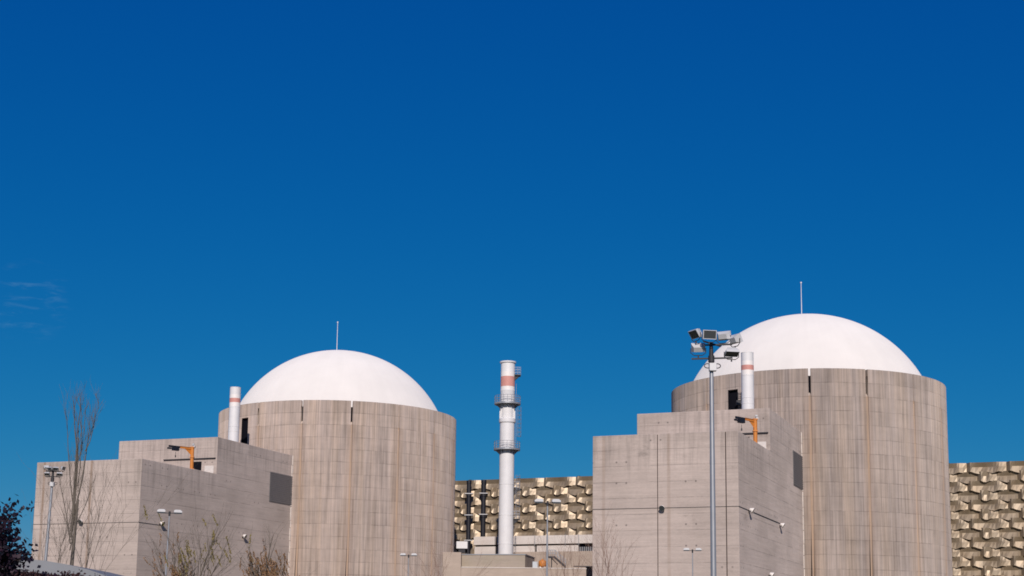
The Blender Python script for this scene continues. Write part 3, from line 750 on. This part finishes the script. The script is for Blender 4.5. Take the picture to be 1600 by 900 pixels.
make_low()

# ------------------------------------------------------------------ floodlight masts
def make_floodlight(parent, p, yaw, tilt, k=1.0):
    """box floodlight: back-tapered housing, glass, yoke"""
    mt = Matrix.Translation(p) @ Matrix.Rotation(yaw, 4, 'Z') @ Matrix.Rotation(tilt, 4, 'X') @ Matrix.Scale(k, 4)
    w, h, d = .37, .24, .36
    hb = MB()
    fr = [(-w,-d*.4,-h),(w,-d*.4,-h),(w,-d*.4,h),(-w,-d*.4,h)]; fr2 = [(-w,-.02,-h),(w,-.02,-h),(w,-.02,h),(-w,-.02,h)]; bk = [(-w*.62,d*.6,-h*.55),(w*.62,d*.6,-h*.55),(w*.62,d*.6,h*.55),(-w*.62,d*.6,h*.55)]
    for A, B in ((fr, fr2), (fr2, bk)):
        for i in range(4): j = (i+1) % 4; hb.quad(*[mt @ Vector(v) for v in (A[i], A[j], B[j], B[i])])
    hb.quad(*[mt @ Vector(v) for v in bk])
    i_ = [(x*.9, y, z*.86) for x, y, z in fr]
    for i in range(4): j = (i+1) % 4; hb.quad(*[mt @ Vector(v) for v in (fr[i], fr[j], i_[j], i_[i])])
    ho = hb.build('floodlight', M_lampgrey, parent)
    g_ = MB(); g_.quad(*[mt @ Vector((x*.92, -d*.4+.03, z*.9)) for x, y, z in fr]); g_.build('lens', M_lens, ho)
    y_ = MB(); b0 = Matrix.Translation(p) @ Matrix.Rotation(yaw, 4, 'Z') @ Matrix.Scale(k, 4)
    y_.tube([b0 @ Vector(v) for v in ((-w-.03,.02,0),(-w-.03,.02,-.26),(-w*.6,.02,-.40),(w*.6,.02,-.40),(w+.03,.02,-.26),(w+.03,.02,0))], .022, 6)
    y_.tube([b0 @ Vector((0,.02,-.40)), b0 @ Vector((0,.02,-.52))], .04, 6)
    y_.build('yoke', M_dark, ho)
def make_mast(lamps, k=1.0):
    YM = 78.0
    b0 = at(1115.5, 900, YM); top = at(1115, 537, YM)
    root = thing('floodlight_mast', 'tall galvanised mast with six box floodlights, in front of the right dome', 'floodlight mast', (b0.x - .02, YM, 0), 0, 'floodlight masts')
    zt = top.z; z = lambda y: at(1115, y, YM).z
    p = MB(); p.tube([(0,0,0),(0,0,.4)], .26, 16); p.tube([(0,0,.4),(0,0,z(720)),(0,0,z(581))], [.165,.135,.105], 16); p.tube([(0,0,z(722)-.12),(0,0,z(722)+.12)], .142, 16)
    p.build('pole', M_galv, root, smooth=40)
    p = MB(); p.tube([(0,0,z(581)),(0,0,z(560)),(0,0,zt+.05)], [.10,.13,.09], 12); p.tube([(0,0,z(556)),(0,0,z(566))], .17, 12); p.build('head_tube', M_dark, root, smooth=40)
    p = MB(); p.cbox((.05,-.12,z(574.5)),(.38,.34,.42)); p.build('junction_box', M_lampgrey, root, bevel=.02)
    for s in (-1, 1):
        p = MB(); cx = .05 + s*.26; p.tube([(cx+.17*math.cos(t), -.05, z(572)+.12*math.sin(t)) for t in [2*PI*i/16 for i in range(17)]], .025, 6, False); p.build('lifting_hoop', M_dark, root)
    zu, zl = z(539), z(560)
    mtr = Matrix.Rotation(math.radians(-12), 4, 'Z')
    for zz in (zu, zl):
        a = MB(); a.box(-1.05*k, 1.12*k, -.04, .04, (zt + (zz-zt)*k)-.04, (zt + (zz-zt)*k)+.04, mtr); a.build('crossarm', M_dark, root)
    if True:
        a = MB(); m2 = Matrix.Rotation(math.radians(50), 4, 'Z'); a.box(-.75*k, .95*k, -.035, .035, zu+.045, zu+.115, m2); a.build('crossarm', M_dark, root)
    R = math.radians
    for (px, py, dy, yaw, tilt) in lamps:
        q = at(px, py, YM + dy); make_floodlight(root, ((q.x - root.location.x)*k, dy*k, zt + (q.z - zt)*k), R(yaw), R(tilt), k)
    return root
mast = make_mast(((1087, 521, -.1, -62, 34), (1108, 523, -.55, 10, 10), (1131, 525, .45, 150, -20), (1149, 530, .1, 120, -25), (1091, 544, .15, 172, -35), (1143, 550, -.15, 10, 66)))
m2 = make_mast(((1085, 522, -.1, -150, 20), (1104, 526, -.5, -25, 42), (1126, 526, -.45, 20, 42), (1148, 526, .1, 70, 15), (1092, 548, -.25, -12, 48), (1141, 548, -.25, 15, 48)), .70)
q = at(72, 900, 142.0); m2.location = (q.x - .35, 142, 0); m2.rotation_euler = (0, math.radians(1.3), 0)
m2['label'] = 'slim floodlight mast at far left, in front of the left building\'s pale wall'

# ------------------------------------------------------------------ twin-head street lamps
def make_street():
    root = thing('street_lamp', 'twin-head street lamp in front of the left block\'s shaded side wall', 'street lamp', (0,0,0), 0, 'twin-head street lamps')
    H = 12.0
    p = MB(); p.tube([(0,0,0),(0,0,.9)], .12, 10); p.tube([(0,0,.9),(0,0,H)], [.085,.05], 10); p.build('pole', M_galv, root, smooth=40)
    a = MB(); a.box(-.5, .5, -.03, .03, H-.06, H); a.tube([(0,0,H-.25),(0,0,H+.1)], .08, 8); a.build('arm', M_dark, root)
    for s in (-1, 1):
        h = MB(); rm = Matrix.Rotation(s*math.radians(-6), 4, 'Y')
        h.prism([(.32*s,H+.02),(.95*s,H+.02),(.95*s,H+.13),(.80*s,H+.24),(.42*s,H+.24),(.32*s,H+.17)], -.2, .2)
        ho = h.build('luminaire', M_lampgrey, root, bevel=.015)
        l = MB(); l.prism([(.36*s,H-.07),(.92*s,H-.07),(.92*s,H+.017),(.36*s,H+.017)], -.17, .17); l.build('lens', M_lens, ho)
    return root
sl = make_street()
def put_street(o, px, py, Y, rot=0, tilt=0):
    p = at(px, py, Y); o.location = (p.x, Y, p.z - 12.0); o.rotation_euler = (0, tilt, rot)
put_street(sl, 262, 801, 115, .25, .012)
for px, py, Y, rot, lab in ((855.5, 785, 107, .1, 'twin-head street lamp standing between the tall stack and the right block'), (638.5, 868, 168, 0, 'twin-head street lamp low in front of the left cylinder'), (1082, 860, 156, -.1, 'twin-head street lamp just left of the thick mast, before the right block')):
    put_street(dup(sl, lab, (0,0,0)), px, py, Y, rot)

# ------------------------------------------------------------------ shelter with curved roof, bottom left
def make_shelter():
    Y = 112.0
    root = thing('curved_roof_shelter', 'dark open shelter with a curved grey metal roof, bottom left corner', 'shelter', (0, Y, 0))
    up = [(-60,863),(-10,866),(30,872.5),(70,876),(105,882),(138,890),(165,899),(200,914)]
    lo = [(-60,886),(-10,888),(30,892.5),(70,896),(105,900.5),(138,908),(165,917),(200,930)]
    b = MB()
    U = [at(x, y, Y) for x, y in up]; L = [at(x, y, Y) for x, y in lo]
    for i in range(len(U)-1):
        a, c, d, e = U[i], U[i+1], L[i+1], L[i]
        f = [Vector((p.x, 0, p.z)) for p in (a, c, d, e)]; k = [p + Vector((0, 12, 0)) for p in f]
        b.quad(*f); b.quad(*k[::-1]); b.quad(f[0], k[0], k[1], f[1]); b.quad(f[3], f[2], k[2], k[3])
    b.build('curved_roof', M_roofgrey, root, smooth=30)
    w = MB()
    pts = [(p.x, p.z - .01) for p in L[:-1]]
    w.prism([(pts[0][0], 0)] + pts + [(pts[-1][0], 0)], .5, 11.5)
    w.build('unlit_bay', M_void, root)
    p = MB()
    for q in (L[0], L[2], L[4], L[6]): p.box(q.x-.12, q.x+.12, .1, .34, 0, q.z-.02)
    p.build('posts', M_galv2, root)
make_shelter()

# ------------------------------------------------------------------ vegetation
def branch(mb, p, d, length, r0, depth, rng, spread, kids, upright, tips=None, n=5, kink=.12, taper=.62):
    """one tapered limb with its side branches"""
    seg = 4 if depth > 0 else 3
    pts = [Vector(p)]; rad = [r0]; dd = Vector(d).normalized()
    for i in range(seg):
        dd = (dd + Vector((rng.gauss(0, kink), rng.gauss(0, kink), upright*.10 + rng.gauss(0, kink*.4)))).normalized()
        pts.append(pts[-1] + dd*length/seg); rad.append(r0*(1-(1-taper*.5)*(i+1)/seg))
    mb.tube(pts, rad, n if depth > 1 else 4 if depth > 0 else 3, False)
    if tips is not None and depth <= 1: tips.append((pts[-1], dd)); tips.append((pts[-2], dd))
    if depth == 0: return
    for k in range(kids[depth]):
        t = rng.uniform(.25, 1.0); i = min(int(t*seg), seg-1); q = pts[i].lerp(pts[i+1], t*seg-i)
        ax = rng.uniform(0, 2*PI); s = spread*rng.uniform(.6, 1.3)
        nd = (dd + Vector((math.cos(ax), math.sin(ax), 0))*s).normalized()
        branch(mb, q, nd, length*rng.uniform(.45, .75), max(rad[i]*rng.uniform(.45, .6), .009), depth-1, rng, spread, kids, upright, tips, n, kink, taper)
def leaves(mb, centers, per, rad, size, rng, droop=0.0, aspect=.5):
    for c, d in centers:
        for k in range(per):
            o = Vector((rng.gauss(0, rad), rng.gauss(0, rad), rng.gauss(0, rad) - abs(rng.gauss(0, droop))))
            p = c + o; a = Vector((rng.gauss(0,1), rng.gauss(0,1), rng.gauss(-droop*1.5,1))).normalized(); b = a.cross(Vector((rng.gauss(0,1), rng.gauss(0,1), rng.gauss(0,1)))).normalized()
            s = size*rng.uniform(.6, 1.3)
            mb.quad(p - a*s, p - a*s*.2 + b*s*aspect, p + a*s, p - a*s*.1 - b*s*aspect)

def poplar():
    rng = random.Random(21); Y = 118.0
    b = at(109, 897, Y); root = thing('bare_poplar', 'tall bare poplar with upright branches before the left block\'s lit wall', 'tree', (b.x, Y, 0))
    zt = at(120, 612, Y).z; z1 = at(115, 780, Y).z
    tr = MB(); tr.tube([(0,0,0),(.03,0,4),(.12,0,z1*.62),(.30,0,z1)], [.28,.22,.15,.085], 8)
    lead = []
    P = lambda x, y: Vector((at(x, y, Y).x - b.x, 0, at(x, y, Y).z))
    def limb(pix, r, dy=0):
        pts = [P(*q) for q in pix]
        pts = [v + Vector((0, dy*i/len(pts), 0)) for i, v in enumerate(pts)]
        rad = [r*.8*(1-.9*i/(len(pts)-1)) + .006 for i in range(len(pts))]
        tr.tube(pts, rad, 6, False); return list(zip(pts, rad))
    L = [limb([(112,830),(115,780),(118,735),(120,700),(117,670),(116,640),(113,618)], .11),
         limb([(113,820),(117,775),(120,735),(121,700),(121,665),(124,640),(125,612)], .10, .3),
         limb([(111,840),(118,790),(128,745),(133,705),(137,670),(138,630)], .09, .7),
         limb([(133,705),(140,690),(146,665),(149,640)], .05, .3),
         limb([(110,850),(105,810),(100,780),(98,770),(96,760)], .05, -.4),
         limb([(109,860),(118,820),(132,790),(141,765),(150,735)], .05, .5),
         limb([(115,800),(110,750),(107,700),(106,660),(104,640)], .045, -.3),
         limb([(118,735),(126,705),(131,670),(132,640)], .04, .4),
         limb([(121,760),(126,730),(128,700),(129,660),(129,625)], .045, -.5),
         limb([(137,690),(143,672),(152,640),(154,628)], .03, .2)]
    tr.build('trunk', M_bark, root, smooth=60)
    tw = MB()
    for lb in L:
        for (p, r), (p2, r2) in zip(lb, lb[1:]):
            n = 3 if p.z > 9 else 1
            for k in range(n):
                f = rng.random(); q = p.lerp(p2, f); ax = rng.uniform(0, 2*PI)
                branch(tw, q, Vector((math.cos(ax)*.33, math.sin(ax)*.33, 1)), rng.uniform(.8, 2.0), max(.009, min(r, .022)*.6), 1, rng, .35, [0, 3], 1.0)
    tw.build('crown', M_bark, root)
poplar()

def bare_shrub(px, pyb, pyt, Y, label, seed, width, stems=6, mat=None, r=.05):
    rng = random.Random(seed); b = at(px, pyb, Y); root = thing('bare_shrub', label, 'shrub', (b.x, Y, 0), 0, 'leafless shrubs')
    H = at(px, pyt, Y).z
    tr = MB(); tw = MB()
    tr.tube([(0,0,0),(.03,.0,H*.3),(.0,.02,H*.55)], [r*1.5,r*1.2,r], 6)
    for k in range(stems):
        ax = 2*PI*k/stems + rng.uniform(-.4,.4); z0 = H*rng.uniform(.25, .55)
        branch(tw, (0,0,z0), (math.cos(ax)*width, math.sin(ax)*width, 1), (H-z0)*rng.uniform(.65, .92), r*.6, 2, rng, .42, [0, 4, 5], .8)
    branch(tw, (0,.02,H*.55), (.05,0,1), H*.42, r*.9, 2, rng, .4, [0, 4, 6], 1.0)
    tr.build('trunk', mat or M_twig, root, smooth=60); tw.build('crown', mat or M_twig, root)
bare_shrub(88, 900, 800, 116, 'small bare sapling between the slim mast and the poplar', 31, .28, 5, M_bark, .035)
bare_shrub(133, 900, 770, 121, 'bare sapling just right of the tall poplar\'s trunk', 35, .30, 7, M_bark, .035)
bare_shrub(952, 900, 838, 150, 'bare reddish shrub before the left edge of the right block', 32, .4, 7)
bare_shrub(888, 900, 852, 150, 'bare reddish shrub in front of the service building\'s steel stair', 33, .55, 7)
bare_shrub(686, 905, 872, 150, 'bare reddish shrub at the left end of the service building', 34, .5, 6)

def leafy_tree(px, pyb, pyt, Y, label, seed, mat, half, lean):
    rng = random.Random(seed); b = at(px, 900, Y); H = at(px, pyt, Y).z
    root = thing('autumn_tree', label, 'tree', (b.x, Y, 0), 0, 'thin autumn trees')
    tr = MB(); tips = []
    tr.tube([(0,0,0),(.05,0,H*.3),(.12*lean,0,H*.55)], [.16,.12,.08], 7)
    for k in range(8):
        ax = rng.uniform(0, 2*PI); z0 = H*rng.uniform(.3, .6)
        branch(tr, (.1*lean,0,z0), (math.cos(ax)*half*.42 + .12*lean, math.sin(ax)*half*.4, 1.0), (H-z0)*rng.uniform(.5, .9), .05, 2, rng, .5, [0, 3, 4], .4, tips)
    branch(tr, (.12*lean,0,H*.55), (.15*lean,0,1), H*.42, .07, 2, rng, .4, [0, 3, 5], .5, tips)
    tr.build('trunk', M_bark, root, smooth=60)
    lf = MB(); cen = Vector((.25*lean, 0, H*.80))
    for tp, d in tips:
        dist = (tp - cen).length / (half*1.1)
        if rng.random() > (.95 if dist < .65 else .45 if dist < 1.1 else .08): continue
        for q in range(3 if dist < .7 else 1):
            L = rng.uniform(.5, 1.25); p = tp + Vector((rng.gauss(0, .12), rng.gauss(0, .12), rng.gauss(0, .1))); sw = Vector((.28 + rng.gauss(0, .2), rng.gauss(0, .2), -1)).normalized()
            n = int(L/.055)
            for k in range(n):
                c = p + sw*L*k/n + Vector((rng.gauss(0, .03), rng.gauss(0, .03), 0)); a = (sw + Vector((rng.gauss(0, .5), rng.gauss(0, .5), rng.gauss(0, .3)))).normalized(); b2 = a.cross(Vector((rng.gauss(0, 1), rng.gauss(0, 1), .2))).normalized()
                sz = rng.uniform(.07, .12); lf.quad(c - a*sz, c + b2*sz*.45, c + a*sz, c - b2*sz*.45)
    lf.build('crown', mat, root)
leafy_tree(303, 900, 822, 100, 'thin autumn tree with drooping olive leaves beside the twin-head lamp', 41, M_leafO, 1.0, .6)
leafy_tree(408, 905, 846, 100, 'thin rusty-leaved autumn tree near the left cylinder\'s foot', 42, M_leafR, 1.3, 1.2)
leafy_tree(272, 908, 858, 102, 'small sparse autumn tree left of the drooping olive one', 44, M_leafR, .8, .2)

def plum():
    rng = random.Random(5); Y = 38.0
    c = at(-78, 900, Y); root = thing('purple_plum_tree', 'dark purple-leaved tree at the far left edge', 'tree', (c.x, Y, 0))
    tr = MB(); tips = []
    tr.tube([(0,0,0),(.03,0,1.0),(.05,0,3.2)], [.14,.11,.06], 8)
    for k in range(30):
        ax = rng.uniform(0, 2*PI); z0 = rng.uniform(1.3, 3.1)
        branch(tr, (.05,0,z0), (math.cos(ax)*.9, math.sin(ax)*.7, rng.uniform(.25, 1.1)), rng.uniform(1.2, 1.9), .035, 2, rng, .6, [0, 4, 5], .5, tips)
    tr.build('trunk', M_darkbark, root, smooth=60)
    lf = MB(); sel = [t for t in tips if rng.random() < .9]
    leaves(lf, sel, 9, .12, .07, rng, .05, .7)
    lf.build('crown', M_leafP, root)
plum()

def hedge():
    rng = random.Random(9); Y = 44.0
    a, b = at(-40, 884, Y), at(165, 898, Y)
    root = thing('dark_hedge', 'dark reddish hedge along the bottom left corner', 'hedge', (a.x, Y, 0))
    lf = MB(); W = b.x - a.x; cs = []
    for k in range(900):
        x = rng.uniform(0, W); top = a.z + (b.z - a.z)*x/W*1.0 - .10 + .05*math.sin(x*5)
        cs.append((Vector((x, rng.uniform(-.35, .35), top - abs(rng.gauss(0, .5)))), None))
    leaves(lf, cs, 8, .07, .045, rng, .02, .6)
    lf.build('foliage', M_leafG, root)
    st = MB()
    for k in range(14):
        x = W*(k+.5)/14; st.tube([(x,0,0),(x+rng.gauss(0,.1),rng.gauss(0,.1),(a.z+(b.z-a.z)*x/W)-.5)], [.03,.015], 5)
    st.build('stems', M_darkbark, root)
hedge()

# ------------------------------------------------------------------ light
AZ, EL = math.radians(-89), math.radians(30)
sd = Vector((math.cos(EL)*math.cos(AZ), math.cos(EL)*math.sin(AZ), math.sin(EL)))
ld = bpy.data.lights.new('sun', 'SUN'); ld.energy = 4.0; ld.angle = math.radians(.5); ld.color = (1.0, .90, .82)
lo = bpy.data.objects.new('sun', ld); COL.objects.link(lo); lo.rotation_euler = sd.to_track_quat('Z', 'Y').to_euler(); lo.location = (0, -50, 80)
w = bpy.data.worlds.new('World'); scene.world = w; w.use_nodes = True
nt = w.node_tree; nt.nodes.clear()
out = nt.nodes.new('ShaderNodeOutputWorld'); bg = nt.nodes.new('ShaderNodeBackground')
sky = nt.nodes.new('ShaderNodeTexSky'); sky.sky_type = 'NISHITA'; sky.sun_disc = False
sky.sun_elevation = EL; sky.sun_rotation = math.atan2(sd.x, sd.y)
sky.altitude = 200; sky.air_density = 1.0; sky.dust_density = .2; sky.ozone_density = 4.0
# deep polarised winter blue: each channel of the sky gets its own response curve, strength stays .07
sp = nt.nodes.new('ShaderNodeSeparateColor'); cb = nt.nodes.new('ShaderNodeCombineColor'); nt.links.new(sky.outputs[0], sp.inputs[0])
ST = .07
for ch, (k, pw) in enumerate(((1.0, 3.0), (.435, .95), (.54, .45))):
    pn = nt.nodes.new('ShaderNodeMath'); pn.operation = 'POWER'; nt.links.new(sp.outputs[ch], pn.inputs[0]); pn.inputs[1].default_value = pw
    mn = nt.nodes.new('ShaderNodeMath'); mn.operation = 'MULTIPLY'; nt.links.new(pn.outputs[0], mn.inputs[0]); mn.inputs[1].default_value = k*ST**pw/ST
    nt.links.new(mn.outputs[0], cb.inputs[ch])
wd = (at(45, 470, 1000) - Vector((0, 0, EYE))).normalized()
tc = nt.nodes.new('ShaderNodeTexCoord')
mp = nt.nodes.new('ShaderNodeMapping'); mp.inputs['Scale'].default_value = (9, 9, 42); mp.inputs['Rotation'].default_value = (0, math.radians(5), 0); nt.links.new(tc.outputs['Generated'], mp.inputs[0])
nz = nt.nodes.new('ShaderNodeTexNoise'); nz.inputs['Detail'].default_value = 6; nz.inputs['Roughness'].default_value = .65; nz.inputs['Distortion'].default_value = .6; nt.links.new(mp.outputs[0], nz.inputs['Vector'])
dt = nt.nodes.new('ShaderNodeVectorMath'); dt.operation = 'DOT_PRODUCT'; nt.links.new(tc.outputs['Generated'], dt.inputs[0]); dt.inputs[1].default_value = wd
r1 = nt.nodes.new('ShaderNodeMapRange'); r1.interpolation_type = 'SMOOTHSTEP'; nt.links.new(dt.outputs['Value'], r1.inputs[0]); r1.inputs[1].default_value = math.cos(.030); r1.inputs[2].default_value = 1.0
r2 = nt.nodes.new('ShaderNodeMapRange'); r2.interpolation_type = 'SMOOTHSTEP'; nt.links.new(nz.outputs[0], r2.inputs[0]); r2.inputs[1].default_value = .48; r2.inputs[2].default_value = .75
mm = nt.nodes.new('ShaderNodeMath'); mm.operation = 'MULTIPLY'; nt.links.new(r1.outputs[0], mm.inputs[0]); nt.links.new(r2.outputs[0], mm.inputs[1])
m3 = nt.nodes.new('ShaderNodeMath'); m3.operation = 'MULTIPLY'; nt.links.new(mm.outputs[0], m3.inputs[0]); m3.inputs[1].default_value = .16
mx = nt.nodes.new('ShaderNodeMix'); mx.data_type = 'RGBA'; nt.links.new(m3.outputs[0], mx.inputs[0]); nt.links.new(cb.outputs[0], mx.inputs[6]); mx.inputs[7].default_value = (3.2, 6.0, 8.2, 1)
nt.links.new(mx.outputs[2], bg.inputs[0]); bg.inputs[1].default_value = ST
nt.links.new(bg.outputs[0], out.inputs[0])
scene.view_settings.view_transform = 'Standard'; scene.view_settings.look = 'None'; scene.view_settings.gamma = 1
scene.view_settings.exposure = 0
scene.cycles.filter_width = 1.75
